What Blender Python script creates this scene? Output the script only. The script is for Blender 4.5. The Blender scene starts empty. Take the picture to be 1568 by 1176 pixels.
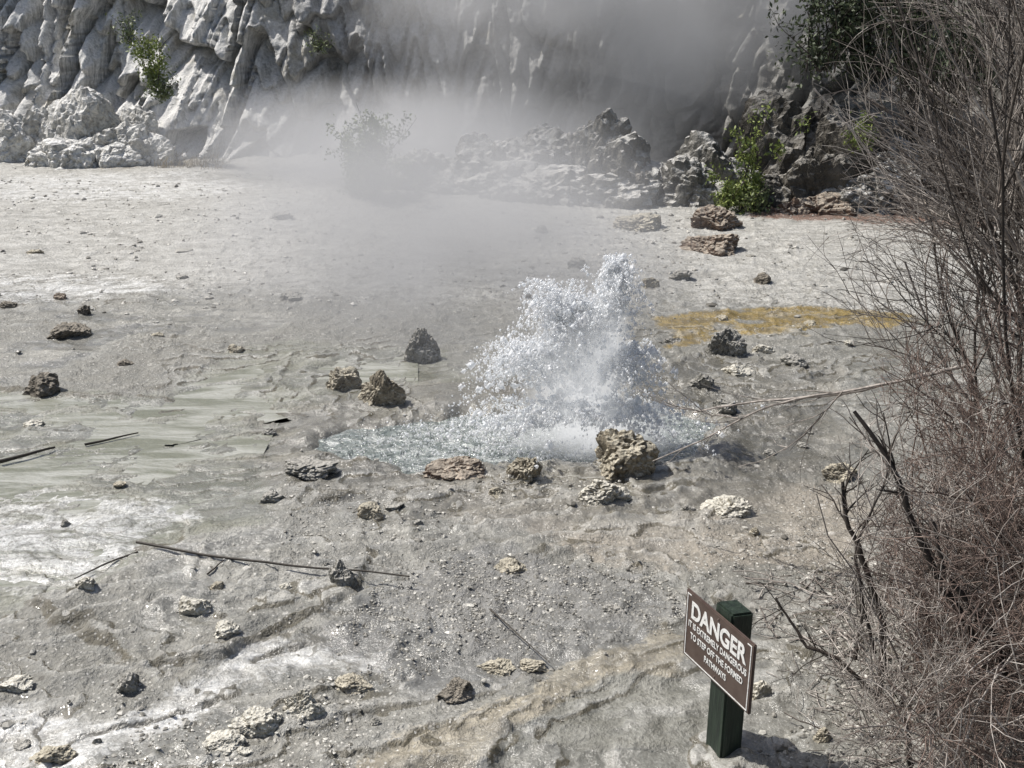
import bpy, math, random
import numpy as np
from mathutils import Vector
random.seed(7); rng=np.random.default_rng(7)
scene=bpy.context.scene
# ------------------------------------------------------------------ image pixels to scene points
CH=4.0; F=1615.0; PT=math.radians(20); cP,sP=math.cos(PT),math.sin(PT)
def ray(px,py):
    u=(px-784)/F; v=(py-588)/F
    return np.array([u, cP-v*sP, -sP-v*cP])
def G(px,py,z=0.0):            # spot on the flat at height z, under an image pixel
    d=ray(px,py); t=(CH-z)/-d[2]; return np.array([d[0]*t,d[1]*t,z])
def Q(px,py,Y):                # spot at distance Y in front of the camera, under an image pixel
    d=ray(px,py); t=Y/d[1]; return np.array([d[0]*t,Y,CH+d[2]*t])
# ------------------------------------------------------------------ noise
def _h(ix,iy,iz,s):
    with np.errstate(over='ignore'):
        n=(ix.astype(np.uint32)*np.uint32(374761393)+iy.astype(np.uint32)*np.uint32(668265263)+iz.astype(np.uint32)*np.uint32(2246822519)+np.uint32((s*3266489917)&0xffffffff))
        n=(n^(n>>np.uint32(13)))*np.uint32(1274126177); n=(n^(n>>np.uint32(15)))*np.uint32(2654435761)
        n=n^(n>>np.uint32(16))
    return (n&np.uint32(0xffffff)).astype(np.float64)/0xffffff
def vn(x,y,z,s=0):
    x=np.asarray(x,float);y=np.asarray(y,float)+0*x;z=np.asarray(z,float)+0*x
    fx,fy,fz=np.floor(x),np.floor(y),np.floor(z)
    ax,ay,az=x-fx,y-fy,z-fz
    ix,iy,iz=fx.astype(np.int64),fy.astype(np.int64),fz.astype(np.int64)
    ax=ax*ax*(3-2*ax);ay=ay*ay*(3-2*ay);az=az*az*(3-2*az)
    r=0
    for dx in(0,1):
        wx=ax if dx else 1-ax
        for dy in(0,1):
            wy=ay if dy else 1-ay
            for dz in(0,1):
                wz=az if dz else 1-az
                r=r+wx*wy*wz*_h(ix+dx,iy+dy,iz+dz,s)
    return r
def fbm(x,y,z,o=4,s=0):
    r=0;a=.5;f=1.0;t=0
    for i in range(o):
        r=r+a*vn(x*f+i*17.3,y*f+i*9.1,z*f+i*4.7,s+i);t+=a;a*=.5;f*=2.03
    return r/t
def ss(a,b,x):
    t=np.clip((x-a)/(b-a),0,1); return t*t*(3-2*t)
# ------------------------------------------------------------------ mesh helper
def mk(name,V,Fa,mat,smooth=True,parent=None,mats=None):
    V=np.asarray(V,np.float32);Fa=np.asarray(Fa,np.int32)
    me=bpy.data.meshes.new(name); n,k=Fa.shape
    me.vertices.add(len(V)); me.vertices.foreach_set("co",V.ravel())
    me.loops.add(n*k); me.loops.foreach_set("vertex_index",Fa.ravel())
    me.polygons.add(n); me.polygons.foreach_set("loop_start",np.arange(0,n*k,k,dtype=np.int32))
    me.update(calc_edges=True)
    me.polygons.foreach_set("use_smooth",np.full(n,bool(smooth)))
    if mat: me.materials.append(mat)
    o=bpy.data.objects.new(name,me); scene.collection.objects.link(o)
    if parent: o.parent=parent
    return o
def empty(name):
    o=bpy.data.objects.new(name,None); scene.collection.objects.link(o); return o
def grid_faces(nr,nc):
    i=np.arange(nr*nc).reshape(nr,nc)
    return np.stack([i[:-1,:-1],i[:-1,1:],i[1:,1:],i[1:,:-1]],-1).reshape(-1,4)
# ------------------------------------------------------------------ node helper
class N:
    def __init__(s,name):
        s.m=bpy.data.materials.new(name); s.m.use_nodes=True; s.t=s.m.node_tree
        s.t.nodes.clear(); s.out=s.t.nodes.new('ShaderNodeOutputMaterial')
    def n(s,ty,**kw):
        a=s.t.nodes.new(ty)
        for k,v in kw.items(): setattr(a,k,v)
        return a
    def l(s,a,b): s.t.links.new(a,b)
    def setin(s,sock,v):
        if isinstance(v,bpy.types.NodeSocket): s.l(v,sock)
        else: sock.default_value=v
    def math(s,op,a,b=0.0,c=None,clamp=False):
        q=s.n('ShaderNodeMath',operation=op,use_clamp=clamp); s.setin(q.inputs[0],a); s.setin(q.inputs[1],b)
        if c is not None: s.setin(q.inputs[2],c)
        return q.outputs[0]
    def noise(s,vec,scale,detail=4,rough=.55,dist=0):
        q=s.n('ShaderNodeTexNoise'); s.l(vec,q.inputs['Vector']); q.inputs['Scale'].default_value=scale
        q.inputs['Detail'].default_value=detail;q.inputs['Roughness'].default_value=rough;q.inputs['Distortion'].default_value=dist
        return q.outputs['Fac']
    def voro(s,vec,scale,feature='F1'):
        q=s.n('ShaderNodeTexVoronoi',feature=feature); s.l(vec,q.inputs['Vector']); q.inputs['Scale'].default_value=scale
        return q
    def mr(s,v,a,b,c=0.,d=1.,smooth=False):
        q=s.n('ShaderNodeMapRange'); 
        if smooth: q.interpolation_type='SMOOTHSTEP'
        s.setin(q.inputs[0],v)
        for i,x in enumerate((a,b,c,d)): q.inputs[i+1].default_value=x
        return q.outputs[0]
    def mix(s,f,a,b,mode='MIX'):
        q=s.n('ShaderNodeMix',data_type='RGBA',blend_type=mode); s.setin(q.inputs[0],f)
        for i,x in((6,a),(7,b)):
            if isinstance(x,tuple): q.inputs[i].default_value=(*x,1)
            else: s.l(x,q.inputs[i])
        return q.outputs[2]
    def mixf(s,f,a,b):
        q=s.n('ShaderNodeMix',data_type='FLOAT'); s.setin(q.inputs[0],f); s.setin(q.inputs[2],a); s.setin(q.inputs[3],b)
        return q.outputs[0]
    def scale(s,vec,x,y,z):
        q=s.n('ShaderNodeMapping'); s.l(vec,q.inputs[0]); q.inputs['Scale'].default_value=(x,y,z); return q.outputs[0]
    def bsdf(s,col,rough=.7,bump=None,bstr=.5,bdist=.02,spec=.5,**kw):
        b=s.n('ShaderNodeBsdfPrincipled')
        if isinstance(col,tuple): b.inputs['Base Color'].default_value=(*col,1)
        else: s.l(col,b.inputs['Base Color'])
        s.setin(b.inputs['Roughness'],rough); s.setin(b.inputs['Specular IOR Level'],spec)
        if bump is not None:
            u=s.n('ShaderNodeBump'); s.l(bump,u.inputs['Height']); u.inputs['Strength'].default_value=bstr;u.inputs['Distance'].default_value=bdist
            s.l(u.outputs[0],b.inputs['Normal'])
        for k,v in kw.items(): s.setin(b.inputs[k],v)
        s.l(b.outputs[0],s.out.inputs[0]); return b
    def oc(s): return s.n('ShaderNodeTexCoord').outputs['Object']
# ------------------------------------------------------------------ light, world, camera
Sv=Vector((-.54,.20,.80)).normalized()
w=bpy.data.worlds.new("World"); scene.world=w; w.use_nodes=True
nt=w.node_tree; bg=nt.nodes['Background']; sky=nt.nodes.new('ShaderNodeTexSky'); sky.sky_type='NISHITA'; sky.sun_disc=False
sky.sun_elevation=math.asin(Sv.z); sky.sun_rotation=math.atan2(Sv.x,Sv.y); sky.air_density=1.0; sky.dust_density=3.0
nt.links.new(sky.outputs[0],bg.inputs[0]); bg.inputs[1].default_value=.095
L=bpy.data.lights.new("sun",'SUN'); L.energy=5.0; L.angle=math.radians(.5); L.color=(1,.965,.91)
lo=bpy.data.objects.new("sun",L); scene.collection.objects.link(lo); lo.rotation_euler=(-Sv).to_track_quat('-Z','Y').to_euler(); lo.location=(-20,15,30)
cam=bpy.data.cameras.new("camera"); cam.lens=36*F/1568; cam.sensor_width=36; cam.clip_end=1500
co=bpy.data.objects.new("camera",cam); scene.collection.objects.link(co); co.location=(0,0,CH); co.rotation_euler=(math.radians(70),0,0)
scene.camera=co
scene.view_settings.view_transform='Standard'; scene.view_settings.look='None'; scene.view_settings.exposure=0

# ------------------------------------------------------------------ ground
ys=[3.0]
while ys[-1]<34: ys.append(ys[-1]+max(.020,.0040*ys[-1]))
ys=np.array([-400,-100,-20,-4,0,1.5]+ys+[36,40,60,120,400,900])
xs=[0.0]
while xs[-1]<17: xs.append(xs[-1]+(.028 if xs[-1]<5 else .07))
xs=np.array(xs); xs=np.concatenate([[-900,-300,-80,-30],-xs[:0:-1],xs,[30,80,300,900]])
X,Y=np.meshgrid(xs,ys); x=X.ravel();y=Y.ravel()
wx=x+(fbm(x*1.3,y*1.3,3,4,11)-.5)*.7; wy=y+(fbm(x*1.3,y*1.3,9,4,12)-.5)*.7
def sdf(poly,x,y):
    P=np.array([G(*p)[:2] for p in poly]); d=np.full(len(x),1e9); ins=np.zeros(len(x),bool)
    for i in range(len(P)):
        a=P[i];b=P[(i+1)%len(P)]; e=b-a; q=np.clip(((x-a[0])*e[0]+(y-a[1])*e[1])/(e@e),0,1)
        d=np.minimum(d,np.hypot(x-a[0]-q*e[0],y-a[1]-q*e[1]))
        c=((a[1]>y)!=(b[1]>y)); 
        with np.errstate(divide='ignore',invalid='ignore'):
            xx=a[0]+(y-a[1])/(b[1]-a[1]+1e-12)*e[0]
        ins^= c&(x<xx)
    return np.where(ins,-d,d)
def line(pts,x,y):
    P=np.array([G(*p)[:2] for p in pts]); d=np.full(len(x),1e9)
    for i in range(len(P)-1):
        a=P[i];e=P[i+1]-a; q=np.clip(((x-a[0])*e[0]+(y-a[1])*e[1])/(e@e),0,1)
        d=np.minimum(d,np.hypot(x-a[0]-q*e[0],y-a[1]-q*e[1]))
    return d
def M(poly,wd): return ss(wd,-wd,sdf(poly,wx,wy))
OL=[(-300,600),(0,590),(100,590),(240,600),(330,545),(480,520),(700,540),(740,600),(600,630),(480,640),(460,690),(420,720),(430,790),(340,840),(200,850),(60,930),(-300,980)]
olive=M(OL,.35)
fw=(fbm(x*4.2,y*4.2,13,3,61)-.5)*.22
tw_x=wx*.35+x*.65+fw; tw_y=wy*.35+y*.65+(fbm(x*4.2,y*4.2,17,3,62)-.5)*.22
TE=[(45,928),(100,955),(160,980),(210,1008),(260,1020),(320,1022),(370,1015),(430,985),(480,965),(545,925),(558,890),(562,855)]
terr=ss(.025,-.025,sdf(TE+[(530,835),(380,815),(210,850)],tw_x,tw_y))
WS=[(-200,1150),(0,1085),(150,1080),(250,1045),(400,1010),(540,1000),(560,1035),(430,1060),(300,1085),(200,1130),(60,1165),(-200,1260)]
strm=M(WS,.22)
white=np.maximum(strm,.68*M([(-50,760),(100,745),(300,760),(330,790),(200,840),(60,900),(-50,900)],.3))  # left patch: sky shine on the wet flat, put into the colour
white=np.maximum(white,.75*M([(-300,420),(0,425),(200,425),(300,445),(200,458),(-300,465)],.6))
white=np.maximum(white,.75*M([(-300,268),(0,272),(300,262),(400,290),(250,310),(-300,310)],1.))
tan=M([(560,1176),(640,1125),(760,1080),(880,1030),(1000,1000),(1030,960),(1065,990),(1045,1035),(930,1060),(850,1088),(780,1125),(740,1176),(700,1260),(480,1260)],.12)
MU=[(740,1176),(790,1115),(860,1080),(940,1055),(1050,1035),(1090,1080),(1090,1280),(700,1280)]
mud=M(MU,.08)
gravel=M([(600,900),(760,850),(1000,870),(1060,940),(1000,1005),(860,1040),(740,1060),(560,1070),(500,990)],.3)
warm=M([(600,735),(900,730),(1150,720),(1330,760),(1300,880),(1000,860),(700,790)],.4)
PP=[(500,662),(540,648),(620,645),(740,632),(1020,625),(1100,642),(1120,676),(1050,702),(900,716),(760,710),(640,716),(560,706),(505,692)]
pool=ss(.16,-.16,sdf(PP,x+(fbm(x*2.2,y*2.2,3,4,31)-.5)*.6,y+(fbm(x*2.2,y*2.2,8,4,32)-.5)*.45))
wet=M([(380,640),(600,590),(900,570),(1100,550),(1290,560),(1290,720),(1050,800),(760,800),(560,800),(380,740)],.5)
mx_=wx+(fbm(x*1.1,y*2.2,4,4,71)-.5)*1.1; my_=wy+(fbm(x*.9,y*1.8,4,4,72)-.5)*1.4
must=ss(.3,-.3,sdf([(985,486),(1060,478),(1130,485),(1210,479),(1340,479),(1400,486),(1380,502),(1280,502),(1200,510),(1100,506),(1010,512)],mx_,my_))
pale=ss(12.0,17.0,wy+.12*wx)
rust=M([(80,240),(150,232),(300,228),(310,252),(200,262),(80,260)],.8)*ss(.38,.60,fbm(x*.9,y*.9,2,4,88))
red=M([(1150,318),(1300,305),(1500,300),(1560,350),(1350,345),(1150,335)],.5)
dmod=(fbm(x*3.5,y*3.5,6,3,81)-.5)*.14
dl=np.minimum(line(TE,tw_x,tw_y),
   np.minimum(line([(240,838),(330,822),(420,800),(500,775),(570,758)],tw_x,tw_y)+.008,
   np.minimum(line([(-40,590),(60,596),(120,600),(200,604),(300,610),(420,628),(500,640)],tw_x,tw_y)-.01,
   line([(740,1176),(790,1115),(860,1080),(940,1055),(1050,1035)],tw_x,tw_y)+.03)))+np.maximum(dmod,-.012)
edge=ss(.040,.012,dl)
bank=ss(1.9,3.0,x-.12*np.abs(y-5))*ss(8.5,6,y)*ss(-3,1,y)
near=ss(30,20,np.abs(x))*ss(60,34,y)*ss(-8,0,y)
n1=fbm(x*.5,y*.5,1,4,1);n2=fbm(x*2.5,y*2.5,2,4,2);n3=fbm(x*9,y*9,5,3,3)
nbv=fbm(x*.9,y*.9,12,5,91)
low=np.clip(olive+strm*.8+mud*.5,0,1)
cq=fbm(x*.30+.45*(n2-.5),y*.62+.45*(n2-.5),15,5,95)*15; cf=cq-np.floor(cq)
tm=np.clip(ss(.40,.50,fbm(x*.35,y*.35,18,3,97))*.9+.5*olive+.6*terr+.5*mud,0,1)*(1-gravel*.8)*(1-pool)*(1-.6*pale)*near
rough=1-.75*np.clip(olive*.8+pool+mud*.6+white*.5,0,1)
z=near*(.022*(1-low)+(n1-.5)*.06+(n2-.5)*.055*rough+(n3-.5)*.020*rough*(1+1.4*gravel))
z+=near*tm*.036*(ss(0,.10,cf)-cf)
crust=np.abs(fbm(x*3.2,y*3.2,7,4,21)-.5); z+= near*.026*ss(.05,.0,crust)*rough
z+= near*(terr*.040+edge*.010*(n3+.4)-pool*.13+tan*.014-mud*.02)
z+= near*low*((n2-.5)*.035+(fbm(x*1.1,y*2.4,2,4,99)-.5)*.07-.018)
z+= near*ss(.15,.5,wet-pool)*.03*ss(.4,.7,n2)
z+= bank*(.25*(x-1.9)*.35+ .12*(n2-.3))
z+= -.3*(1-near)*ss(14,40,np.abs(x))
V=np.stack([x,y,z],1)
def attr(o,name,ch):
    a=o.data.attributes.new(name,'FLOAT_COLOR','POINT'); c=np.stack(ch,1).astype(np.float32); a.data.foreach_set("color",c.ravel())
m=N("ground_sinter")
oc=m.oc()
def at(nm):
    q=m.n('ShaderNodeAttribute',attribute_name=nm); sp=m.n('ShaderNodeSeparateColor'); m.l(q.outputs['Color'],sp.inputs[0]); return sp.outputs[0],sp.outputs[1],sp.outputs[2],q.outputs['Alpha']
A=at("mA");B=at("mB");C=at("mC");Dd=at("mD")
nb=Dd[0]; nm_=m.noise(oc,5,4,.62); nf=m.noise(oc,30,4,.68)
nstr=m.noise(m.scale(oc,.8,3.0,1),1.6,5,.68,.9)
wetm=Dd[3]
jit=m.math('MULTIPLY',m.math('SUBTRACT',m.math('ADD',m.math('MULTIPLY',nm_,.6),m.math('MULTIPLY',nf,.4)),.5),1.6)
def mk_(s,k=1.,a=.3,b=.7): return m.mr(m.math('ADD',s,m.math('MULTIPLY',jit,k)),a,b,0,1,True)
def z_(s,k=1.): 
    return m.math('MULTIPLY',mk_(s,k),m.mr(s,.0,.12))
col=m.mix(m.mr(nb,.38,.62),(.26,.252,.222),(.42,.41,.37))
col=m.mix(m.mr(nstr,.45,.60),col,(.25,.247,.225))
col=m.mix(z_(A[1]),col,m.mix(m.mr(nstr,.38,.62),(.42,.41,.375),(.66,.65,.61)))
col=m.mix(m.math('MULTIPLY',z_(C[3]),.55),col,(.42,.36,.285))
col=m.mix(z_(A[0],.8),col,m.mix(m.mr(nstr,.38,.62),(.195,.198,.145),(.37,.37,.325)))  # pale streaks are wet sheen put into the colour
col=m.mix(z_(A[2]),col,(.25,.247,.235))
col=m.mix(m.math('MULTIPLY',z_(A[3],1.4),.85),col,m.mix(m.mr(nm_,.4,.6),(.35,.305,.225),(.48,.43,.33)))
col=m.mix(z_(C[1],.5),col,m.mix(m.mr(nm_,.4,.6),(.23,.227,.195),(.32,.315,.28)))
col=m.mix(m.math('MULTIPLY',z_(B[0],1.3),.8),col,m.mix(m.mr(nb,.4,.6),(.135,.125,.105),(.26,.245,.21)))
col=m.mix(m.math('MULTIPLY',z_(B[3],1.3),m.mr(nstr,.36,.56,.05,1)),col,(.78,.78,.76))  # white ground; on wet parts these streaks are sheen painted into the colour
col=m.mix(m.math('MULTIPLY',z_(C[0],1.2),.8),col,(.19,.155,.10))
col=m.mix(z_(C[2],.9),col,(.22,.12,.085))
col=m.mix(m.math('MULTIPLY',m.math('MULTIPLY',wetm,.30),m.math('SUBTRACT',1.,B[3],clamp=True)),col,(.11,.11,.092))
col=m.mix(m.math('MULTIPLY',z_(B[1],.9),.9),col,m.mix(m.mr(nm_,.35,.65),(.25,.17,.04),(.38,.27,.075)))
frc=m.math('FRACT',m.math('ADD',Dd[1],m.math('MULTIPLY',jit,.12)))
stepl=m.math('MULTIPLY',m.math('SUBTRACT',1.0,m.mr(frc,.07,.13)),m.math('MULTIPLY',Dd[2],m.mr(nm_,.34,.44)))
edgeall=m.math('MAXIMUM',m.math('MULTIPLY',z_(B[2],1.0),m.mr(nm_,.30,.46,.2,.85)),m.math('MULTIPLY',stepl,.85))
col=m.mix(edgeall,col,(.085,.070,.036))
rim=m.math('MULTIPLY',m.mr(frc,.12,.42,1,0),m.math('MULTIPLY',Dd[2],m.mr(frc,.08,.14)))
col=m.mix(m.math('MULTIPLY',rim,.5),col,(.62,.61,.57))
col=m.mix(m.mr(nf,.36,.60,.50,0),col,(.085,.08,.065))
col=m.mix(m.mr(nm_,.36,.56,.32,0),col,(.12,.115,.095))
drynes=m.math('SUBTRACT',1.0,m.math('MULTIPLY',m.math('MAXIMUM',m.math('MAXIMUM',A[0],C[1]),m.math('MULTIPLY',wetm,.8)),.85),clamp=True)
spk=m.voro(oc,42); sc=m.n('ShaderNodeSeparateColor'); m.l(spk.outputs['Color'],sc.inputs[0])
pk=m.math('MULTIPLY',m.math('MULTIPLY',m.mr(spk.outputs['Distance'],.42,.25),m.mr(sc.outputs[0],.62,.68)),drynes)
col=m.mix(m.math('MULTIPLY',pk,.75),col,m.mix(sc.outputs[1],(.09,.08,.065),(.80,.78,.73)))
spk2=m.voro(oc,13); sc2=m.n('ShaderNodeSeparateColor'); m.l(spk2.outputs['Color'],sc2.inputs[0])
pk2=m.math('MULTIPLY',m.math('MULTIPLY',m.mr(m.math('ADD',spk2.outputs['Distance'],m.math('MULTIPLY',jit,.25)),.40,.30),m.mr(sc2.outputs[0],.80,.84)),drynes)
col=m.mix(m.math('MULTIPLY',pk2,.6),col,m.mix(sc2.outputs[1],(.09,.08,.065),(.66,.64,.59)))
rg=m.mixf(wetm,m.mr(nf,.3,.7,.38,.7),.18)
h=m.math('ADD',m.math('MULTIPLY',nf,.75),m.math('MULTIPLY',nm_,.9))
h=m.math('MULTIPLY',h,m.mixf(wetm,1.0,.42))
m.bsdf(col,rg,h,1.0,.04,spec=.7,**{'Coat Weight':m.math('MULTIPLY',wetm,.45),'Coat Roughness':.08})
ground=mk("ground",V,grid_faces(len(ys),len(xs)),m.m)
wetv=np.clip(np.maximum.reduce([olive,mud,wet,strm,must,ss(.46,.56,nbv)*(1-pale)]),0,1)*ss(.36,.50,fbm(x*1.2,y*4,22,5,98))
attr(ground,"mA",[olive,pale,gravel,tan]); attr(ground,"mB",[wet,must,edge,white]); attr(ground,"mC",[rust,mud,red,warm]); attr(ground,"mD",[nbv,cq,tm,wetv])
gz=z.reshape(len(ys),len(xs))
def gh(px_,py_):
    i=np.clip(np.searchsorted(ys,py_)-1,0,len(ys)-2); j=np.clip(np.searchsorted(xs,px_)-1,0,len(xs)-2)
    return gz[i,j]
# ------------------------------------------------------------------ water sheets
def sheet(name,poly,zl,mat,ex=1.1,amp=0.,nr=26):
    P=np.array([G(*p)[:2] for p in poly]); c=P.mean(0); Pn=c+(P-c)*ex; npt=len(Pn)*8
    rp=np.array([Pn[i//8]*(1-(i%8)/8)+Pn[(i//8+1)%len(Pn)]*((i%8)/8) for i in range(npt)])
    Vw=np.concatenate([np.c_[c+(rp-c)*r,np.zeros(npt)] for r in np.linspace(.02,1,nr)])
    Vw[:,2]=zl+(fbm(Vw[:,0]*5,Vw[:,1]*5,0,3,5)-.5)*amp
    i=np.arange(nr*npt).reshape(nr,npt); i2=np.roll(i,-1,1)
    return mk(name,Vw,np.stack([i[:-1],i2[:-1],i2[1:],i[1:]],-1).reshape(-1,4),mat)
m=N("pool_water"); oc=m.oc()
a=m.noise(oc,9,3,.6,.5)
foam=m.mr(m.noise(m.scale(oc,1,1.6,1),5.5,6,.78,.6),.46,.66)
col=m.mix(foam,(.155,.18,.172),(.50,.52,.51))
m.bsdf(col,m.mixf(foam,.08,.3),a,1.,.10,spec=.7)
sheet("geyser_pool_water",PP,-.036,m.m,1.3,.04)
m=N("shallow_water"); oc=m.oc(); st=m.noise(m.scale(oc,.5,2.6,1),1.7,5,.65,1.0)
col=m.mix(m.mr(st,.40,.60),(.185,.19,.14),(.40,.40,.355))
m.bsdf(col,.05,m.noise(m.scale(oc,1,1.8,1),11,3,.6),.45,.04,spec=1.)
sheet("shallow_water",[(-300,600),(0,592),(240,602),(430,545),(640,545),(640,600),(430,640),(400,700),(380,790),(320,830),(200,850),(60,930),(-300,980)],-.012,m.m,1.0)
m=N("runoff_water"); oc=m.oc(); st=m.noise(m.scale(oc,1.2,2.6,1),4,5,.7,1.0)
m.bsdf(m.mix(m.mr(st,.40,.56),(.34,.34,.31),(.76,.76,.74)),.08,m.noise(m.scale(oc,1,1.8,1),16,3,.6),.8,.04,spec=1.)
sheet("runoff_water",WS,-.004,m.m,1.0)

# ------------------------------------------------------------------ rock generator
import bmesh
ICO={}
def ico(s):
    if s not in ICO:
        bm=bmesh.new(); bmesh.ops.create_icosphere(bm,subdivisions=s,radius=1)
        ICO[s]=(np.array([v.co[:] for v in bm.verts]),np.array([[v.index for v in f.verts] for f in bm.faces])); bm.free()
    return ICO[s]
def rockshape(seed,sub=4,cuts=9,rg=.35,fq=1.6,pit=.10,fine=.13):
    D,Fc=ico(sub); r=np.random.default_rng(seed)
    d=np.ones(len(D))
    for k in range(cuts):
        nrm=r.normal(size=3); nrm/=np.linalg.norm(nrm); h=r.uniform(.55,.9)
        q=D@nrm; d=np.minimum(d,np.where(q>.05,h/np.maximum(q,.05),9))
    V=D*d[:,None]; o=seed*3.7
    n=fbm(V[:,0]*fq+o,V[:,1]*fq,V[:,2]*fq,4,seed)
    n2=fbm(V[:,0]*fq*3+o,V[:,1]*fq*3,V[:,2]*fq*2.6,3,seed+50); rid=np.abs(n2-.5)*2
    k=1+(n-.5)*rg*2-pit*ss(.25,.0,rid)*1.3+(fbm(V[:,0]*9+o,V[:,1]*9,V[:,2]*7,2,seed+9)-.5)*fine
    V=V*k[:,None]
    return V,Fc
def rockmat(name,c1,c2,top,topamt,fs=6.,pitd=.7):
    m=N(name); oc=m.oc(); a=m.noise(oc,fs,5,.65); b=m.noise(oc,fs*6,3,.7)
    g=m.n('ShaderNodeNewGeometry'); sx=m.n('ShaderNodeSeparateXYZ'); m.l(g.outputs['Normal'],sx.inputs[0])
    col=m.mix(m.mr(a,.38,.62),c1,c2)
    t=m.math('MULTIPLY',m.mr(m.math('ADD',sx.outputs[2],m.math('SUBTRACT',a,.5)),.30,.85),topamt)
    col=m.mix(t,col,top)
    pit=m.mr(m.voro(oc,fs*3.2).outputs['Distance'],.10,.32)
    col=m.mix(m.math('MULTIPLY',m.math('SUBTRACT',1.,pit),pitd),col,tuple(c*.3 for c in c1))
    col=m.mix(m.mr(b,.35,.6,.5,0),col,(.05,.045,.035))
    m.bsdf(col,.8,m.math('ADD',a,m.math('MULTIPLY',b,.6)),.9,.12/fs*2.,spec=.3); return m.m
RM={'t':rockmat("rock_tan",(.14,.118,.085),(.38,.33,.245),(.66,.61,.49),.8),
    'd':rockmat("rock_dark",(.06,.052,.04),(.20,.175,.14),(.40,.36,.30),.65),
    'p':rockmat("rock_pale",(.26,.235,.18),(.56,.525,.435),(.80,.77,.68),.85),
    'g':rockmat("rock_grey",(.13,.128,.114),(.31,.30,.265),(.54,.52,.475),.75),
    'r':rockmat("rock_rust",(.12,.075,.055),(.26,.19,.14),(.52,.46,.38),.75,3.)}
def rock(px,py,w_,h_,k,seed,name="rock",sub=4):
    b=G(px,py); dist=math.hypot(b[1],CH); s=dist/F; W=w_*s/2
    el=math.atan2(CH,b[1]); H=h_*s
    D=W*.8
    hz=max((H-2*D*math.sin(el)*.5)/math.cos(el),H*.6,W*.45)*1.05
    V,Fc=rockshape(seed,sub)
    r=random.Random(seed); a=r.uniform(0,6.28); ca,sa=math.cos(a),math.sin(a)
    V=np.c_[V[:,0]*ca-V[:,1]*sa,V[:,0]*sa+V[:,1]*ca,V[:,2]]
    mx=np.abs(V[:,0]).max(); V=V/mx
    V=V*np.array([W,D,hz*.88/V[:,2].max()])
    lowr=ss(0,-hz*.5,V[:,2]); V[:,:2]*=(1+.25*lowr)[:,None]
    V[:,2]=V[:,2]+hz*.12; V[:,2]=np.maximum(V[:,2],-.05-.02*W)
    o=mk(name,V,Fc,RM[k],smooth=(sub<4))
    cy=b[1]+D*.75; o.location=(b[0],cy,float(gh(b[0],cy)))
    return o
rocks=[(580,627,80,58,'t'),(528,602,62,36,'t'),(642,552,64,52,'g'),(957,737,112,70,'t'),(808,750,66,36,'t'),(923,784,88,42,'p'),(1125,802,92,38,'p'),
(568,805,45,25,'t'),(415,778,44,20,'g'),(57,606,60,34,'d'),(98,522,78,18,'d'),(190,560,30,9,'d'),(128,487,22,17,'d'),(90,462,22,10,'r'),(360,540,30,14,'t'),(440,462,46,15,'g'),
(1115,552,64,42,'g'),(1132,580,60,22,'p'),(1222,568,50,22,'g'),(1172,544,38,14,'p'),(1100,352,84,36,'r'),(1098,390,100,34,'r'),(985,354,90,28,'t'),(1170,437,30,17,'d'),(1045,432,40,15,'g'),
(995,446,34,18,'t'),(885,413,32,15,'g'),(1290,740,62,30,'t'),(298,957,54,30,'p'),(343,992,44,20,'p'),(132,926,30,18,'p'),(523,915,42,36,'g'),(437,913,20,9,'p'),(333,918,20,11,'t'),
(700,1079,62,24,'d'),(540,1070,62,22,'t'),(460,1117,72,46,'p'),(385,1142,80,42,'p'),(335,1168,72,26,'p'),(75,1182,72,32,'t'),(20,1070,52,18,'p'),(785,883,60,18,'t'),(735,950,28,14,'g'),
(940,948,36,14,'g'),(760,1037,62,15,'t'),(815,1035,46,20,'t'),(195,1068,42,30,'g'),(48,655,36,12,'p'),(178,747,26,9,'t'),(410,664,26,12,'g'),(98,806,16,10,'g'),(760,773,26,13,'t'),
(470,740,92,26,'g'),(1260,1150,30,22,'t'),(1165,1082,34,30,'p'),(575,1120,22,14,'g'),(50,393,26,8,'t'),(830,359,20,12,'g'),(425,338,44,12,'g'),(1300,536,18,7,'p'),(1032,527,32,10,'g'),
(1242,502,22,6,'t'),(1105,496,24,7,'t'),(1055,790,22,10,'g'),(602,792,32,13,'g'),(1155,828,14,9,'t'),(1075,605,44,26,'g'),(1110,640,40,22,'g'),(700,745,110,20,'r'),(8,475,40,8,'d'),(275,430,24,8,'g'),(240,520,20,7,'t'),
(372,1170,28,10,'p'),(148,1148,16,10,'g'),(30,1150,30,10,'g'),(640,818,16,8,'g'),(860,1105,14,6,'g'),(500,880,14,8,'g'),(1180,700,24,10,'g'),(1230,690,18,8,'g')]
for i_,(a,b_,c_,d_,k) in enumerate(rocks): rock(a,b_,c_,d_,k,100+i_,sub=5 if c_>60 else 4)

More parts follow.
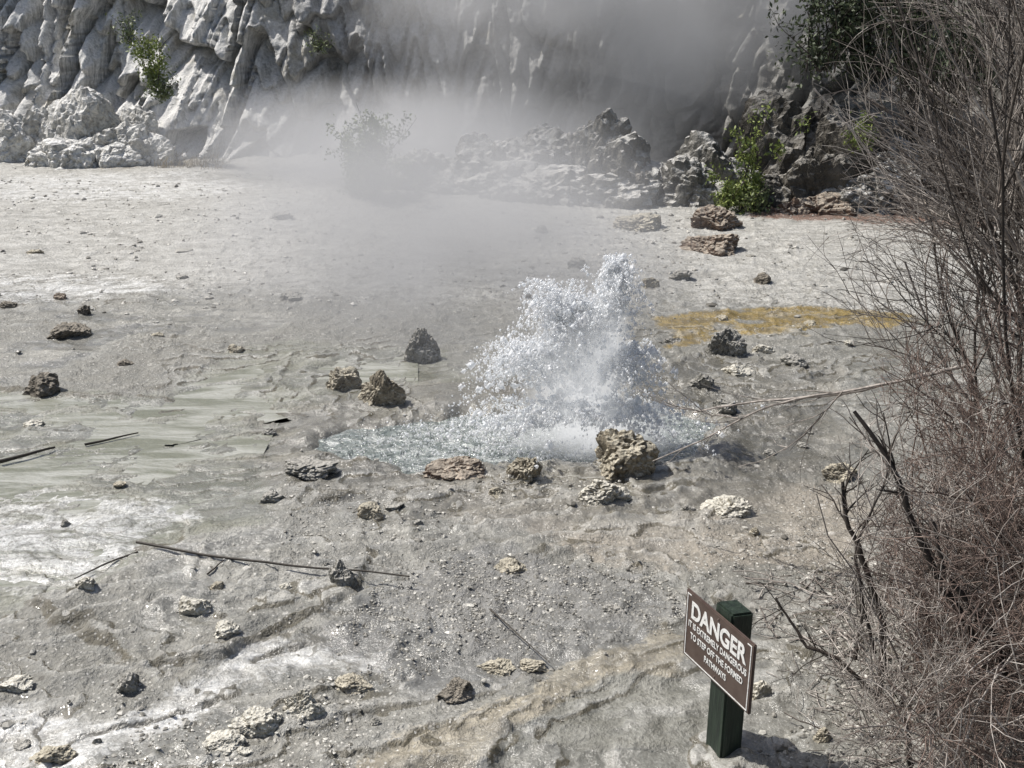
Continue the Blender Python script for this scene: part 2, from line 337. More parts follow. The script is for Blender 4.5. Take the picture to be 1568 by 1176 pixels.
# ------------------------------------------------------------------ gravel (one object)
def scatter(name,pts,sizes,mat,seed,flat=.5):
    base=[rockshape(seed+k,1,6,.3)[0] for k in range(6)]; Fc=ico(1)[1]; r=np.random.default_rng(seed)
    VV=[];FF=[];o=0
    for p,s in zip(pts,sizes):
        V=base[r.integers(6)]*np.array([1,r.uniform(.6,1),r.uniform(.3,.8)*flat*2])*s
        a=r.uniform(0,6.28);ca,sa=math.cos(a),math.sin(a)
        V=np.c_[V[:,0]*ca-V[:,1]*sa,V[:,0]*sa+V[:,1]*ca,V[:,2]]+p
        VV.append(V);FF.append(Fc+o);o+=len(V)
    return mk(name,np.concatenate(VV),np.concatenate(FF),mat,smooth=False)
def pmat(name,a,b):
    m=N(name); oc=m.oc(); v=m.n('ShaderNodeNewGeometry').outputs['Random Per Island']
    col=m.mix(v,a,b); col=m.mix(m.mr(m.noise(oc,60,3),.35,.6,.5,0),col,(.08,.075,.06)); m.bsdf(col,.45,spec=.6); return m.m
def ptsin(n,poly,clump=.5,seed=0):
    r=np.random.default_rng(seed); P=np.array([G(*p)[:2] for p in poly]); lo_,hi=P.min(0),P.max(0)
    q=r.uniform(lo_,hi,(n,2)); q=q[sdf(poly,q[:,0],q[:,1])<0]
    k=fbm(q[:,0]*1.1,q[:,1]*1.1,seed,4,77+seed); q=q[k>clump+r.uniform(-.08,.08,len(q))]
    pl=ss(.12,-.12,sdf(PP,q[:,0],q[:,1])); q=q[pl<.5]
    ol=sdf(OL,q[:,0],q[:,1]); q=q[(ol>0)|(r.random(len(q))<.10)]
    ol=sdf(MU,q[:,0],q[:,1]); q=q[(ol>0)|(r.random(len(q))<.15)]
    return np.c_[q,gh(q[:,0],q[:,1])]
full=[(-150,250),(1560,300),(1620,700),(1500,1230),(-120,1230),(-250,700)]
p1=ptsin(8000,full,.52,3); s1=rng.lognormal(math.log(.011),.5,len(p1))*(1+p1[:,1]*.045)
p2=ptsin(9000,[(600,880),(760,850),(1000,870),(1060,940),(1000,1005),(860,1040),(740,1060),(520,1070),(500,990)],.45,4); s2=rng.lognormal(math.log(.008),.4,len(p2))
p3=ptsin(3600,[(-200,270),(900,300),(1500,340),(1400,480),(700,470),(-200,500)],.45,5); s3=rng.lognormal(math.log(.032),.45,len(p3))
p4=ptsin(4000,[(440,760),(1300,720),(1350,900),(600,880),(420,860)],.48,6); s4=rng.lognormal(math.log(.010),.45,len(p4))
p5=ptsin(6000,[(1170,900),(1500,800),(1650,1250),(1160,1250)],.40,8); s5=rng.lognormal(math.log(.014),.4,len(p5))
p6=ptsin(2500,[(0,1040),(560,1040),(560,1200),(-60,1240)],.50,9); s6=rng.lognormal(math.log(.010),.5,len(p6))
pa=np.concatenate([p1,p2,p3,p4,p5,p6]); sa_=np.concatenate([s1,s2,s3,s4,s5,s6])
scatter("gravel",pa,sa_,pmat("gravel_mat",(.12,.11,.09),(.64,.62,.56)),5)

# ------------------------------------------------------------------ cliff
cp=np.array([(-60,48),(-34,39),(-20,33.4),(-15.5,31.6),(-9,30.6),(-4.8,29.8),(0,29.6),(4,28.3),(7,26),(9.5,23.6),(13,21.3),(20,18),(40,10)],float)
seg=np.r_[0,np.cumsum(np.hypot(*np.diff(cp,axis=0).T))]
sarr=np.concatenate([np.arange(0,seg[2],.5),np.arange(seg[2],seg[10]+2,.045),np.arange(seg[10]+2,seg[-1],.5)])
bx=np.interp(sarr,seg,cp[:,0]);by=np.interp(sarr,seg,cp[:,1])
tx=np.gradient(bx,sarr);ty=np.gradient(by,sarr)
kk=np.ones(61)/61; 
tx=np.convolve(np.pad(tx,30,'edge'),kk,'valid');ty=np.convolve(np.pad(ty,30,'edge'),kk,'valid')
ln=np.hypot(tx,ty);tx/=ln;ty/=ln; nx,ny=ty,-tx     # towards the flat
zs=np.concatenate([np.arange(-.3,5.6,.032),np.arange(5.6,9.5,.2)])
S,Z=np.meshgrid(sarr,zs); s_=S.ravel();z_a=Z.ravel(); BX=np.tile(bx,len(zs))
left=ss(-4,-9,BX); right=ss(1,6,BX)
big=fbm(s_*.22,z_a*.10,0,2,41)
warp=(fbm(s_*.7,z_a*.5,2,3,42)-.5)
def rd(v): return np.sqrt(np.clip(1-np.abs(2*v-1),0,1))     # rounded columns with sharp clefts between
fl1=rd(vn(s_*.95+warp*1.2,z_a*.13+warp*.6,0,43))
fl2=rd(vn(s_*2.6+warp*2.2,z_a*.30+warp,3,44))
fl3=rd(vn(s_*7.0+warp*3,z_a*.55,5,45))
ph=z_a*.40+vn(s_*.8,0,0,46)*2.6+vn(s_*2.1,z_a*.2,1,47)*.8
fr=ph-np.floor(ph); lobe=np.sqrt(np.clip(1-fr,0,1))*ss(0,.10,fr)
ph2=z_a*.9+vn(s_*2.0,0,0,48)*3+vn(s_*4,z_a*.4,1,49)*.7; fr2=ph2-np.floor(ph2); lobe2=np.sqrt(1-fr2)*ss(0,.15,fr2)
amp=(.65+.40*left)
out=(big-.5)*3.2+amp*(fl1*1.05+fl2*.42+fl3*.09)+lobe*(.5+.65*left)*(.3+fl1)+lobe2*.36*(.4+fl2)+(fbm(s_*3,z_a*2,6,4,50)-.5)*.40+(fbm(s_*12,z_a*8,7,2,51)-.5)*.08
mound=ss(-7.5,-10,BX)*np.exp(-np.maximum(z_a,0)/.95)
out+=mound*(2.4+2.2*(fbm(s_*.9,z_a*.6,8,3,52)-.3))
out+=np.exp(-np.maximum(z_a,0)/.30)*.6
out-=np.maximum(z_a,0)*(.20+.22*left)
out-=np.maximum(z_a-5,0)*.6
NX=np.tile(nx,len(zs));NY=np.tile(ny,len(zs));BY=np.tile(by,len(zs))
Vc=np.stack([BX+NX*(out-1.3),BY+NY*(out-1.3),z_a+(fbm(s_*1.5,z_a*2,9,3,53)-.5)*.25],1)
nc=len(sarr); last=Vc[-nc:].copy(); rows=[Vc]
for d_,hz in((2,.8),(8,2.5),(25,5),(80,9)):
    q=last.copy(); q[:,0]-=nx*d_; q[:,1]-=ny*d_; q[:,2]+=hz+fbm(sarr*.4,d_+0*sarr,0,3,60)*1.2; rows.append(q)
Vc=np.concatenate(rows)
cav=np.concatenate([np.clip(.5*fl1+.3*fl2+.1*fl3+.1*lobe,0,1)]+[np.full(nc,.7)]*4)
lf=np.concatenate([left]+[left[:nc]]*4); rt=np.concatenate([right]+[right[:nc]]*4); one=np.ones(len(lf))
m=N("cliff_sinter"); oc=m.oc(); q=m.n('ShaderNodeAttribute',attribute_name="cA"); sp=m.n('ShaderNodeSeparateColor'); m.l(q.outputs['Color'],sp.inputs[0])
g=m.n('ShaderNodeNewGeometry'); sx=m.n('ShaderNodeSeparateXYZ'); m.l(g.outputs['Normal'],sx.inputs[0])
st=m.noise(m.scale(oc,3.2,3.2,.30),1.8,5,.68,.3); f=m.noise(oc,14,4,.7)
base=m.mix(sp.outputs[1],(.34,.337,.33),(.84,.83,.80))
base=m.mix(sp.outputs[2],base,(.15,.143,.128))
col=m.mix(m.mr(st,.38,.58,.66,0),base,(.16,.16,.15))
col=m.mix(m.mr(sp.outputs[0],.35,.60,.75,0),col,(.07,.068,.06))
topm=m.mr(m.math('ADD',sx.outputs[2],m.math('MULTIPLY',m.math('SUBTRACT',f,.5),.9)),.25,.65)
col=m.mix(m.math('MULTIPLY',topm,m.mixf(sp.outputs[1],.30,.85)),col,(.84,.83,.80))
col=m.mix(m.mr(m.noise(oc,.9,3,.6),.58,.72,0,.5),col,(.48,.42,.28))
col=m.mix(m.mr(f,.35,.58,.32,0),col,(.14,.138,.13))
m.bsdf(col,.85,m.math('ADD',f,m.math('MULTIPLY',st,1.2)),.9,.07,spec=.25)
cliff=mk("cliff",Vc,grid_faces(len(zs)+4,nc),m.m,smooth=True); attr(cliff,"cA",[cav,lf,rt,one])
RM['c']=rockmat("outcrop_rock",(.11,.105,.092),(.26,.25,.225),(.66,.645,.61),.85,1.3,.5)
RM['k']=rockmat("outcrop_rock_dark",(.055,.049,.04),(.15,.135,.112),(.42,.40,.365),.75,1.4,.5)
# ------------------------------------------------------------------ boulder outcrops at the foot
def crag(px,py,Yd,W,H,k,seed,D=None):
    b=Q(px,py,Yd); V,Fc=rockshape(seed,5,14,.26,1.1,.07,.06)
    V=V/np.array([1,1,max(V[:,2].max(),.1)]); V[:,2]=np.where(V[:,2]>0,np.power(np.clip(V[:,2],0,1),.75),V[:,2])
    V=V*np.array([W/2,(D or W*.8)/2,H*.86])
    n=fbm(V[:,0]*1.2+seed,V[:,1]*1.2,V[:,2]*1.2,3,seed+3); n2=fbm(V[:,0]*4+seed,V[:,1]*4,V[:,2]*3,3,seed+4)
    dr=V/np.maximum(np.linalg.norm(V,axis=1),.1)[:,None]
    V=V+dr*((n-.5)*.60-.07*ss(.12,0,np.abs(n2-.5))+(n2-.5)*.10)[:,None]
    V[:,2]=np.maximum(V[:,2],-.5)
    o=mk("boulder",V,Fc,RM[k],smooth=False); o.location=(b[0],b[1],0); return o
cr=[(660,255,24.0,2.2,1.0,'c'),(735,260,23.8,2.4,1.3,'c'),(800,265,23.6,2.4,1.6,'c'),(850,262,23.4,2.0,1.6,'c'),(905,262,23.2,2.2,2.2,'c'),(950,270,23.0,1.9,1.6,'c'),(1000,290,22.4,1.9,.9,'c'),
(790,290,22.8,1.9,.75,'c'),(850,292,22.4,2.2,.8,'c'),(930,300,22.1,2.4,.8,'c'),(965,300,21.8,1.2,1.0,'k'),(700,270,23.4,2.2,.65,'c'),(640,262,24,1.7,.7,'c'),
(1060,310,22.0,2.0,1.1,'c'),(1100,300,22.4,1.8,1.7,'c'),(1190,290,23.2,2.4,2.7,'k'),(1250,290,23,2.2,2.4,'k'),(1180,322,21.8,1.8,1.1,'k'),(1240,322,21.6,1.7,1.4,'k'),
(1310,300,22.2,2.4,2.5,'k'),(1380,320,21.6,2.4,1.7,'c'),(1300,322,21.3,1.8,.9,'c'),(1430,320,22,2.4,2.4,'k'),(1500,320,21.5,2.4,2.1,'k'),(1570,320,21,2.5,2.4,'k'),(1390,328,20.9,1.4,.7,'r'),(1270,330,21,1.6,.5,'r'),(1460,340,20.6,1.5,.7,'k'),(1340,328,21,1.2,.7,'c'),(1350,322,21.5,1.6,1.3,'c'),(1210,332,20.9,1.0,.4,'r')]
for i_,(a,b_,c_,d_,e_,k) in enumerate(cr): crag(a,b_,c_,d_,e_,k,300+i_)
RM['w']=rockmat("sinter_mound",(.46,.445,.405),(.74,.73,.69),(.86,.85,.82),.9,1.3,.22)
for i_,(a,yd,W,H) in enumerate([(120,28.4,2.4,2.2),(60,28.8,2.2,1.5),(180,27.9,2.2,1.3),(215,28.4,1.6,1.7),(10,28.4,2.4,1.2),(120,27.4,1.9,.8),(70,27.5,1.6,.6),(-40,28.4,3,1.6),(165,27.4,1.5,.7),(225,27.6,1.5,.9)]):
    crag(a,200,yd,W,H,'w',400+i_)

# ------------------------------------------------------------------ tubes, sticks, shrubs
class T:
    def __init__(s): s.V=[];s.F=[];s.o=0
    def tube(s,P,R,k=4):
        P=np.asarray(P,float);R=np.asarray(R,float);n=len(P)
        tg=np.gradient(P,axis=0); tg/=np.linalg.norm(tg,axis=1)[:,None]+1e-9
        ref=np.array([.3,.9,.1]) if abs(tg[0][2])>.7 else np.array([.1,.2,1.])
        a=np.cross(tg,ref);a/=np.linalg.norm(a,axis=1)[:,None]+1e-9;b=np.cross(tg,a)
        th=np.arange(k)*2*math.pi/k
        V=P[:,None]+R[:,None,None]*(a[:,None]*np.cos(th)[None,:,None]+b[:,None]*np.sin(th)[None,:,None])
        i=np.arange(n*k).reshape(n,k)+s.o;i2=np.roll(i,-1,1)
        s.V.append(V.reshape(-1,3));s.F.append(np.stack([i[:-1],i2[:-1],i2[1:],i[1:]],-1).reshape(-1,4)); s.o+=n*k
    def build(s,name,mat,parent=None,smooth=True): return mk(name,np.concatenate(s.V),np.concatenate(s.F),mat,smooth,parent)
def barkmat(name,a,b,fs=30):
    m=N(name); oc=m.oc(); v=m.n('ShaderNodeNewGeometry').outputs['Random Per Island']
    col=m.mix(v,a,b); col=m.mix(m.mr(m.noise(oc,fs,2),.4,.6,.5,0),col,tuple(c*.35 for c in a)); m.bsdf(col,.6,spec=.4); return m.m
stickM=barkmat("dry_stick",(.04,.034,.026),(.07,.058,.045)); twP=barkmat("twig_grey",(.18,.15,.13),(.58,.53,.48)); twR=barkmat("twig_red_brown",(.10,.068,.056),(.28,.21,.175)); twD=barkmat("branch_dark",(.03,.024,.02),(.09,.072,.06))
def wob(P,n,amp,seed):
    r=np.random.default_rng(seed); P=np.asarray(P,float); t=np.linspace(0,len(P)-1,n); Qp=np.stack([np.interp(t,np.arange(len(P)),P[:,k]) for k in range(3)],1)
    return Qp+np.cumsum(r.normal(0,amp,(n,3)),0)*np.sin(np.linspace(0,math.pi,n))[:,None]
for i_,(pp,r0) in enumerate([([(212,852),(320,873),(420,886),(490,893),(560,898),(628,906)],.012),([(212,852),(160,872),(115,893)],.009),([(0,711),(40,702),(85,689)],.022),([(130,682),(212,664)],.014),([(750,945),(800,990),(842,1028)],.006),([(320,900),(345,878)],.008),([(1140,912),(1200,915)],.006)]):
    t=T(); zz=float(np.max(gh(np.array([G(*p)[0] for p in pp]),np.array([G(*p)[1] for p in pp]))))+r0*1.5
    P=[G(*p)+np.array([0,0,zz]) for p in pp]; P=wob(P,22,.0012,i_); P[:,2]=np.maximum(P[:,2],gh(P[:,0],P[:,1])+r0*.9)
    for _ in range(3): P[1:-1,2]=np.maximum(P[1:-1,2],(P[:-2,2]+P[2:,2])/2)
    t.tube(P,np.linspace(r0,r0*.5,22),5); t.build("fallen_branch",stickM)
def grow(t,p,d,L,r,lev,R,cnt,spread,up,curl=.12,lim=None):
    n=7 if lev==0 else 5
    P=[np.array(p)];dd=np.array(d)/np.linalg.norm(d)
    for i in range(n):
        dd=dd+R.normal(0,curl,3)+np.array([0,0,up]); dd/=np.linalg.norm(dd); P.append(P[-1]+dd*L/n)
    P=np.array(P)
    if lim and lim(P): return
    t.tube(P,np.linspace(r,r*.45,n+1),5 if lev==0 else 3)
    if lev>=len(cnt): return
    for k in range(cnt[lev]):
        f=R.uniform(.2,1)*n; i=min(int(f),n-1); q=P[i]+(P[i+1]-P[i])*(f-i)
        base=P[i+1]-P[i]; base/=np.linalg.norm(base)+1e-9
        v=R.normal(size=3); v-=base*(v@base); v/=np.linalg.norm(v)+1e-9
        nd=base*math.cos(spread)+v*math.sin(spread)*R.uniform(.6,1.2)
        grow(t,q,nd,L*R.uniform(.38,.62),max(r*.5,.0024),lev+1,R,cnt,spread,up,curl,lim)
def shrub(name,stems,mat,seed,cnt=(8,6,5),spread=.55,up=.02,curl=.12,lim=None):
    R=np.random.default_rng(seed); t=T()
    for (p,d,L,r) in stems: grow(t,p,d,L,r,0,R,cnt,spread,up,curl,lim)
    return t.build(name,mat)
R=np.random.default_rng(5)
def slim(P):   # drops branches that end left of a set line in the camera view
    e=P[-1]; return e[0] < .285*e[1]+.30*max(0,2.6-e[2])+.16*math.sin(e[2]*5)
st=[]
for k in range(32):
    st.append(((R.uniform(3.6,5.4),R.uniform(5.8,8.2),R.uniform(.1,1.8)),(R.uniform(-.75,-.15),R.uniform(-.12,.12),1),R.uniform(2.0,3.6),.016))
shrub("bare_shrub",st,twP,11,(7,6,4),.42,-.012,.09,slim)
st=[]
for k in range(24):
    st.append(((R.uniform(3.3,5.0),R.uniform(5.5,8),R.uniform(.3,1.8)),(R.uniform(-.75,-.1),R.uniform(-.1,.2),.9),R.uniform(1.8,3.2),.014))
shrub("bare_shrub",st,twD,12,(7,5,3),.45,-.01,.10,slim)
def tlim(P):  # thicket branches ending left of a camera view line are dropped
    e=P[-1]; return e[0] < .372*e[1]+.13*math.sin(e[2]*6+e[1]*3)
st=[]
for k in range(60):
    bx_=R.uniform(2.3,3.9);by_=R.uniform(3.9,6.4)
    st.append(((bx_,by_,float(gh(bx_,by_))),(R.uniform(-.45,.3),R.uniform(-.4,.4),1),R.uniform(.7,1.8),.010))
shrub("brush_thicket",st,twR,13,(8,7,5),.7,.0,.18,tlim)
st=[]
for k in range(50):
    bx_=R.uniform(2.2,3.6);by_=R.uniform(4.0,6.4)
    st.append(((bx_,by_,float(gh(bx_,by_))),(R.uniform(-.7,.1),R.uniform(-.4,.4),.8),R.uniform(.5,2.0),.007))
shrub("brush_thicket",st,twP,14,(7,6,4),.8,-.01,.22,lambda P:P[-1][0]<.335*P[-1][1]+.12*math.sin(P[-1][2]*7))  # limit cuts twigs left of a line in the camera view
t=T(); Rr=np.random.default_rng(4)
for pp,Yd,r0 in [([(1345,1085),(1352,960),(1318,860),(1292,800),(1290,738)],5.2,.024),([(1500,990),(1430,880),(1392,800),(1350,690),(1308,630)],4.7,.024),([(1345,1070),(1290,1010),(1240,985),(1215,950),(1188,915)],5.0,.014),([(1568,1130),(1520,960),(1450,880),(1430,800)],4.5,.02),([(1340,1000),(1320,930),(1310,850),(1340,770),(1360,720)],4.9,.011),([(1310,1010),(1315,960),(1318,925)],5.1,.01),([(1400,1230),(1395,1130),(1380,1060)],4.7,.02)]:
    P=wob([Q(a,b,Yd+.05*i) for i,(a,b) in enumerate(pp)],16,.008,int(r0*1e4)); t.tube(P,np.linspace(r0,r0*.4,16),6)
    for k in range(9):
        i=Rr.integers(3,15); d=(P[i]-P[i-1]); d/=np.linalg.norm(d)
        grow(t,P[i],d+Rr.normal(0,.55,3),Rr.uniform(.12,.4),r0*.3,1,Rr,(0,3,0),.6,0,.12)
t.build("dead_branches",twD)
t=T()
for pp,Y0,Y1,r0 in [([(1480,560),(1400,577),(1300,600),(1200,612),(1130,622),(1060,632)],6.4,7.4,.013),([(1440,570),(1330,595),(1220,615),(1150,635),(1080,675),(1000,706)],6.3,7.6,.011),([(1130,640),(1100,640),(1040,625)],7.0,7.3,.006),([(1290,600),(1250,640),(1200,690)],6.6,6.9,.006)]:
    P=wob([Q(a,b,Y0+(Y1-Y0)*i/len(pp)) for i,(a,b) in enumerate(pp)],18,.006,int(Y0*10)); t.tube(P,np.linspace(r0,r0*.4,18),4)
    for k in range(8):
        i=Rr.integers(4,17); d=(P[i]-P[i-1]); d/=np.linalg.norm(d); grow(t,P[i],d+Rr.normal(0,.35,3),Rr.uniform(.15,.5),.004,2,Rr,(0,0,0),.6,0,.1)
t.build("arching_twig",twP)
t=T()
for k in range(900):
    a=Rr.uniform(1.65,3.6);b=Rr.uniform(3.9,6.8)
    if a<2.0 and Rr.random()<.6: continue
    z0=float(gh(a,b))+.01; an=Rr.uniform(0,6.28); Ln=Rr.uniform(.08,.4)
    P=wob([(a,b,z0),(a+math.cos(an)*Ln,b+math.sin(an)*Ln,z0+Rr.uniform(0,.07))],6,.006,k); t.tube(P,np.full(6,Rr.uniform(.002,.006)),3)
t.build("twig_litter",twP)

# ------------------------------------------------------------------ green plants
def leafmat(name,a,b):
    m=N(name); v=m.n('ShaderNodeNewGeometry').outputs['Random Per Island']; col=m.mix(v,a,b)
    m.bsdf(col,.55,spec=.3); return m.m
gB=leafmat("leaf_yellow_green",(.085,.125,.03),(.24,.28,.075)); gM=leafmat("leaf_green",(.075,.105,.045),(.19,.22,.10)); gD=leafmat("leaf_dark",(.02,.03,.016),(.08,.10,.05)); gR=leafmat("sedge_rust",(.12,.09,.04),(.26,.20,.10))
def plant(name,base,W,H,n,leaf,mat,seed,D=None):
    R=np.random.default_rng(seed); e=empty(name); t=T(); tips=[]
    for k in range(max(5,int(W*6))):
        d=np.array([R.normal(0,.32*W/H),R.normal(0,.3*W/H),1.]); L=H*R.uniform(.55,1.05); P=[np.zeros(3)+R.normal(0,.06*W,3)*[1,1,0]]
        dd=d/np.linalg.norm(d)
        for i in range(7): dd=dd+R.normal(0,.12,3); dd/=np.linalg.norm(dd); P.append(P[-1]+dd*L/7)
        P=np.array(P); t.tube(P,np.linspace(.018,.005,8),4)
        for j in range(5):
            i=R.integers(1,7); q=P[i]; d2=R.normal(size=3)+[0,0,.4]; d2/=np.linalg.norm(d2); E=q+d2*W*R.uniform(.1,.35); t.tube([q,(q+E)/2+[0,0,.03],E],[.006,.005,.003],3); tips+= [E,(q+E)/2,q]
    t.build("stems",twD,e); tips=np.array(tips)
    c=tips[R.integers(len(tips),size=n)]+R.normal(0,leaf*1.6,(n,3))
    a=R.normal(size=(n,3));a/=np.linalg.norm(a,axis=1)[:,None];b=np.cross(a,R.normal(size=(n,3)));b/=np.linalg.norm(b,axis=1)[:,None]
    s=leaf*R.uniform(.5,1.2,(n,1)); V=np.stack([c-a*s,c-b*s*.4,c+a*s,c+b*s*.4],1).reshape(-1,3)
    mk("leaves",V,np.arange(4*n).reshape(n,4),mat,False,e); e.location=base; return e
plant("green_shrub",Q(238,140,27.9),1.1,1.7,1500,.055,gB,1); plant("green_shrub",Q(248,150,27.7),1.0,.8,700,.05,gM,2)
plant("willow_bush",Q(572,285,22.6)*[1,1,0],1.9,2.1,5200,.05,gM,3); plant("willow_bush",Q(545,285,22.9)*[1,1,0],1.3,1.5,2400,.05,gM,4)
plant("sapling",Q(1138,318,21.2)*[1,1,0],.7,2.4,1300,.05,gB,5); plant("green_shrub",Q(1112,318,20.9)*[1,1,0],1.1,.9,1300,.045,gB,6); plant("green_shrub",Q(1165,320,20.9)*[1,1,0],1.0,.7,900,.05,gM,16)
plant("green_shrub",Q(1320,222,21.0),.7,.55,500,.05,gB,7)
for i_,(a,b_,W,H) in enumerate([(1260,110,2.2,2.0),(1330,120,2.4,2.2),(1400,140,2.2,2.2),(1470,150,2.4,2.2),(1380,60,2.5,1.8),(1290,60,2.2,1.6)]):
    plant("cliff_shrub",Q(a,b_,22.3),W,H,1500,.07,gD,20+i_)
plant("green_shrub",Q(485,80,28.8),.8,.6,300,.05,gM,9); plant("green_shrub",Q(200,70,28.8),.7,.9,400,.05,gM,10)
R=np.random.default_rng(9); t=T()
for a,b_ in [(28,236),(75,243),(130,235),(150,240),(180,250),(235,235),(270,245),(328,250)]+[(R.uniform(60,330),R.uniform(228,260)) for _ in range(18)]:
    g0=G(a,b_)
    for k in range(22):
        d=np.array([R.normal(0,.08),R.normal(0,.08),R.uniform(.08,.32)]); q=g0+[R.normal(0,.14),R.normal(0,.1),0]; t.tube([q,q+d*.6,q+d*np.array([1.5,1.5,1])],[.009,.007,.003],3)
t.build("sedge_grass",gR)

# ------------------------------------------------------------------ warning sign
sg=empty("warning_sign")
m=N("post_green"); oc=m.oc(); m.bsdf(m.mix(m.mr(m.noise(m.scale(oc,6,6,.8),5,5,.6),.35,.65),(.008,.016,.011),(.028,.046,.03)),.55,m.noise(m.scale(oc,8,8,.6),9,4),.6,.01); postM=m.m
m=N("sign_brown"); oc=m.oc(); m.bsdf(m.mix(m.mr(m.noise(oc,9,4),.35,.65),(.070,.046,.038),(.10,.072,.060)),.45,spec=.4); brM=m.m
m=N("sign_white"); oc=m.oc(); m.bsdf(m.mix(m.mr(m.noise(oc,50,3),.35,.5),(.60,.59,.56),(.8,.8,.78)),.5); whM=m.m
wd=np.array([1.241-.983,4.58-5.14,0]); Wd=np.linalg.norm(wd); ang=math.atan2(wd[1],wd[0])
sg.location=(1.112,4.86,0); sg.rotation_euler=(0,0,ang)
def box(name,x0,x1,y0,y1,z0,z1,mat,bev=.004,par=None):
    bm=bmesh.new(); bmesh.ops.create_cube(bm,size=1)
    for v in bm.verts: v.co=((x0+x1)/2+v.co.x*(x1-x0),(y0+y1)/2+v.co.y*(y1-y0),(z0+z1)/2+v.co.z*(z1-z0))
    if bev: bmesh.ops.bevel(bm,geom=bm.edges[:],offset=bev,segments=2,affect='EDGES')
    me=bpy.data.meshes.new(name); bm.to_mesh(me); bm.free(); me.materials.append(mat); o=bpy.data.objects.new(name,me); scene.collection.objects.link(o); o.parent=par or sg; return o
post=box("post",-.07,.085,.012,.155,-.25,.955,postM,.012)
for v in post.data.vertices:
    if v.co.z>.9: v.co.z+= (v.co.y-.08)*-.15
H0,H1=.495,.92
box("plate",-Wd/2,Wd/2,-.010,.009,H0,H1,brM,.005)
for nm_b,a in (("border_top_1",(-.285,-.255,H1-.021,H1-.015)),("border_top_2",(.255,.285,H1-.021,H1-.015)),("border_bottom",(-.285,.285,H0+.015,H0+.021)),("border_left",(-.291,-.285,H0+.015,H1-.015)),("border_right",(.285,.291,H0+.015,H1-.015))):
    box(nm_b,a[0],a[1],-.0125,-.0105,a[2],a[3],whM,0)
for i_,(xx,zz) in enumerate([(0,H1-.025),(0,H0+.04)]):
    bm=bmesh.new(); bmesh.ops.create_uvsphere(bm,u_segments=12,v_segments=6,radius=.007); me=bpy.data.meshes.new("bolt"); bm.to_mesh(me); bm.free(); me.materials.append(brM); o=bpy.data.objects.new("bolt_%d"%i_,me); scene.collection.objects.link(o); o.parent=sg; o.location=(xx,-.010,zz)
def text(s,size,z_,w_,off,name):
    c=bpy.data.curves.new(name,'FONT'); c.body=s; c.size=size; c.align_x='CENTER'; c.extrude=.0008; c.offset=off
    o=bpy.data.objects.new(name,c); scene.collection.objects.link(o); bpy.context.view_layer.update()
    k=w_/o.dimensions.x; dg=bpy.context.evaluated_depsgraph_get(); me=bpy.data.meshes.new_from_object(o.evaluated_get(dg)); bpy.data.objects.remove(o)
    o=bpy.data.objects.new(name,me); scene.collection.objects.link(o); me.materials.clear(); me.materials.append(whM); o.parent=sg
    o.rotation_euler=(math.pi/2,0,0); o.location=(0,-.0125,z_); o.scale=(k,1,1)
text("DANGER",.145,H1-.148,.50,.0045,"text_danger")
text("IT IS EXTREMELY DANGEROUS",.054,H1-.212,.53,.0010,"text_line_1")
text("TO STEP OFF THE FORMED",.054,H1-.280,.48,.0010,"text_line_2")
text("PATHWAYS",.054,H1-.348,.20,.0010,"text_line_3")

# ------------------------------------------------------------------ geyser
gy=empty("geyser")
m=N("water_drops"); v=m.n('ShaderNodeNewGeometry').outputs['Random Per Island']
b=m.n('ShaderNodeBsdfPrincipled'); m.l(m.mix(v,(.88,.92,.95),(.98,.98,.98)),b.inputs['Base Color']); b.inputs['Roughness'].default_value=.12; b.inputs['Specular IOR Level'].default_value=1.
tl=m.n('ShaderNodeBsdfTranslucent'); tl.inputs[0].default_value=(.97,.98,1,1)
tr=m.n('ShaderNodeBsdfTransparent'); m1=m.n('ShaderNodeMixShader'); m1.inputs[0].default_value=.45; m.l(b.outputs[0],m1.inputs[1]); m.l(tl.outputs[0],m1.inputs[2])
m2=m.n('ShaderNodeMixShader'); m2.inputs[0].default_value=.28; m.l(m1.outputs[0],m2.inputs[1]); m.l(tr.outputs[0],m2.inputs[2]); m.l(m2.outputs[0],m.out.inputs[0]); dropM=m.m
O=np.array([.72,9.35,0.])
pts=[];sz=[]
def jet(n,cx,cy,H,sx_,sy_,per=22,t0=.25,t1=1.45,s0=.0060):
    for k in range(n):
        o=O+[rng.normal(0,.14),rng.normal(0,.12),0]; h=H*(1-abs(rng.normal(0,.18))) ; a=np.array([cx+rng.normal(0,sx_),cy+rng.normal(0,sy_)])
        w0=rng.uniform(t0,t1); tt=np.clip(w0+rng.normal(0,.10,per),.05,1.98)
        p=np.c_[o[0]+(a[0]-o[0])*tt,o[1]+(a[1]-o[1])*tt,h*(2*tt-tt*tt)]+rng.normal(0,.016,(per,3))
        pts.append(p); sz.append(rng.lognormal(math.log(s0),.60,per))
jet(310,.95,9.35,1.82,.075,.09,t1=1.35)
jet(260,.40,9.35,1.60,.12,.12,t1=1.35)
jet(210,.66,9.35,1.42,.13,.15)
jet(260,.12,9.3,1.05,.12,.15,t0=.4)
jet(180,1.08,9.3,1.0,.12,.15,t0=.5)
jet(150,.55,9.1,.55,.42,.2,t0=.4)
jet(140,1.15,9.2,.42,.20,.2,t0=.6)
jet(100,.0,9.2,.35,.25,.2,t0=.6)
pts=np.concatenate(pts);sz=np.concatenate(sz)
q=[];
while len(q)<5000:
    a=np.array([rng.normal(.50,.80),rng.normal(9.3,.40)])
    if sdf(PP,np.array([a[0]]),np.array([a[1]]))[0]<.10: q.append([a[0],a[1],abs(rng.normal(0,.06))-.02])
q=np.array(q); pts=np.concatenate([pts,q]); sz=np.concatenate([sz,rng.lognormal(math.log(.0050),.45,len(q))])
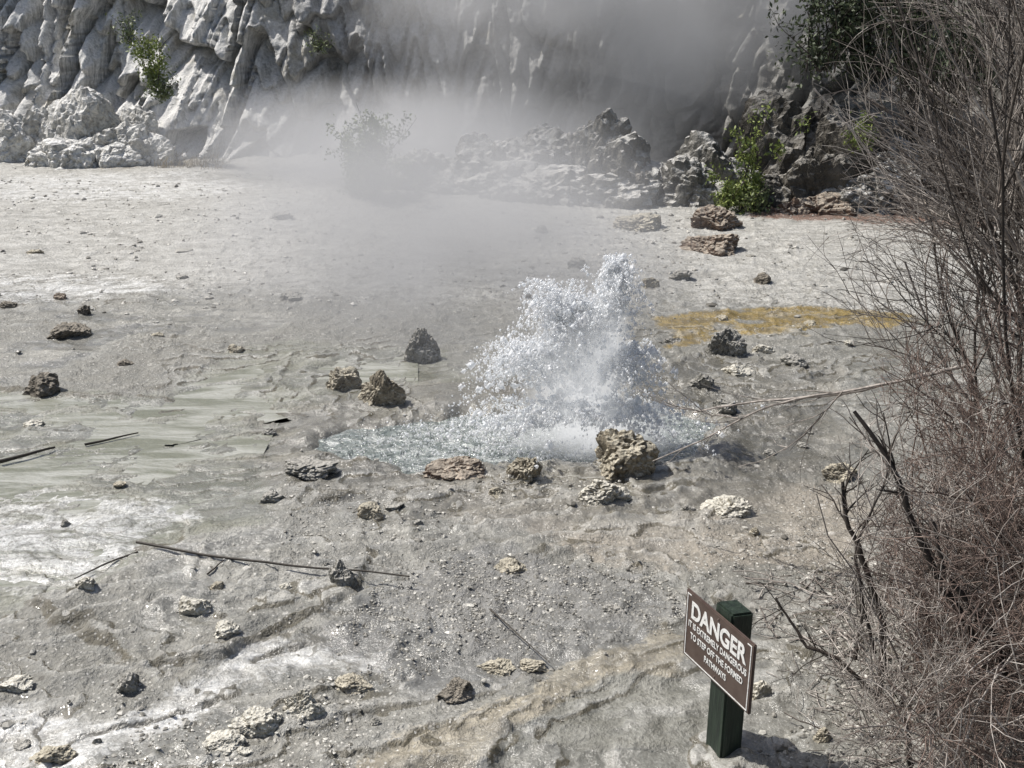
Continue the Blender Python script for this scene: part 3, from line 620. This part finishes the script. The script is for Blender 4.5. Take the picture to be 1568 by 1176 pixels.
ok=pts[:,2]>-.03; pts,sz=pts[ok],sz[ok]
oct_=np.array([(1,0,0),(-1,0,0),(0,1,0),(0,-1,0),(0,0,1),(0,0,-1)],float); of=np.array([(0,2,4),(2,1,4),(1,3,4),(3,0,4),(2,0,5),(1,2,5),(3,1,5),(0,3,5)])
Vd=oct_[None]*sz[:,None,None]*np.array([1,1,1.3])+pts[:,None]+rng.normal(0,.25,(len(pts),6,3))*sz[:,None,None]
mk("droplets",Vd.reshape(-1,3),(of[None]+6*np.arange(len(pts))[:,None,None]).reshape(-1,3),dropM,True,gy)

# ------------------------------------------------------------------ steam / mist volumes
def volmat(name,dens,color,nscale,aniso=0.,lo=.35,hi=.7,step=4.0,detail=1,em=0.,f0=.15):
    m=N(name); oc=m.oc(); ln=m.n('ShaderNodeVectorMath',operation='LENGTH'); m.l(oc,ln.inputs[0])
    fall=m.mr(ln.outputs['Value'],f0,.98,1,0,True)
    g=m.n('ShaderNodeNewGeometry').outputs['Position']
    nz=m.mr(m.noise(g,nscale,detail,.55,.6),lo,hi)
    d=m.math('MULTIPLY',m.math('MULTIPLY',fall,nz),dens)
    v=m.n('ShaderNodeVolumePrincipled'); v.inputs['Color'].default_value=(*color,1); v.inputs['Anisotropy'].default_value=aniso
    m.l(d,v.inputs['Density']); m.l(v.outputs[0],m.out.inputs['Volume'])
    if em: m.l(m.math('MULTIPLY',d,em),v.inputs['Emission Strength'])  # added self-glow, in place of light scattered repeatedly inside the cloud
    try: m.m.cycles.volume_step_rate=step
    except Exception: pass
    return m.m
def puff(name,loc,rad,mat,parent=None,rot=0):
    V,Fc=ico(3); o=mk(name,V,Fc,mat,True,parent); o.location=loc; o.scale=rad; o.rotation_euler=(0,rot,0); return o
mist=volmat("geyser_mist",4.2,(.98,.99,1.),3.2,0.,.25,.6,2.5,1,.55)  # last argument adds a glow that whitens the spray core
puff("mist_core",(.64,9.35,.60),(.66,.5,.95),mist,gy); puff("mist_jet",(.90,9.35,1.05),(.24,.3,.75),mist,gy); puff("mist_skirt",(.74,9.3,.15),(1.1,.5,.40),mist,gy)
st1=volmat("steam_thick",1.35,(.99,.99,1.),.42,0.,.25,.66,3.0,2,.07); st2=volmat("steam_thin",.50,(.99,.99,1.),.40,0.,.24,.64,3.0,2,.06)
stm=empty("steam_cloud")
puff("steam_rising",(2.4,25.4,4.3),(7.4,2.5,4.2),st1,stm)
puff("steam_foot",(-2.2,25.8,.6),(8.0,2.8,2.1),st1,stm)
puff("steam_drift",(-1.2,16.4,.7),(4.6,7.2,2.5),st2,stm)
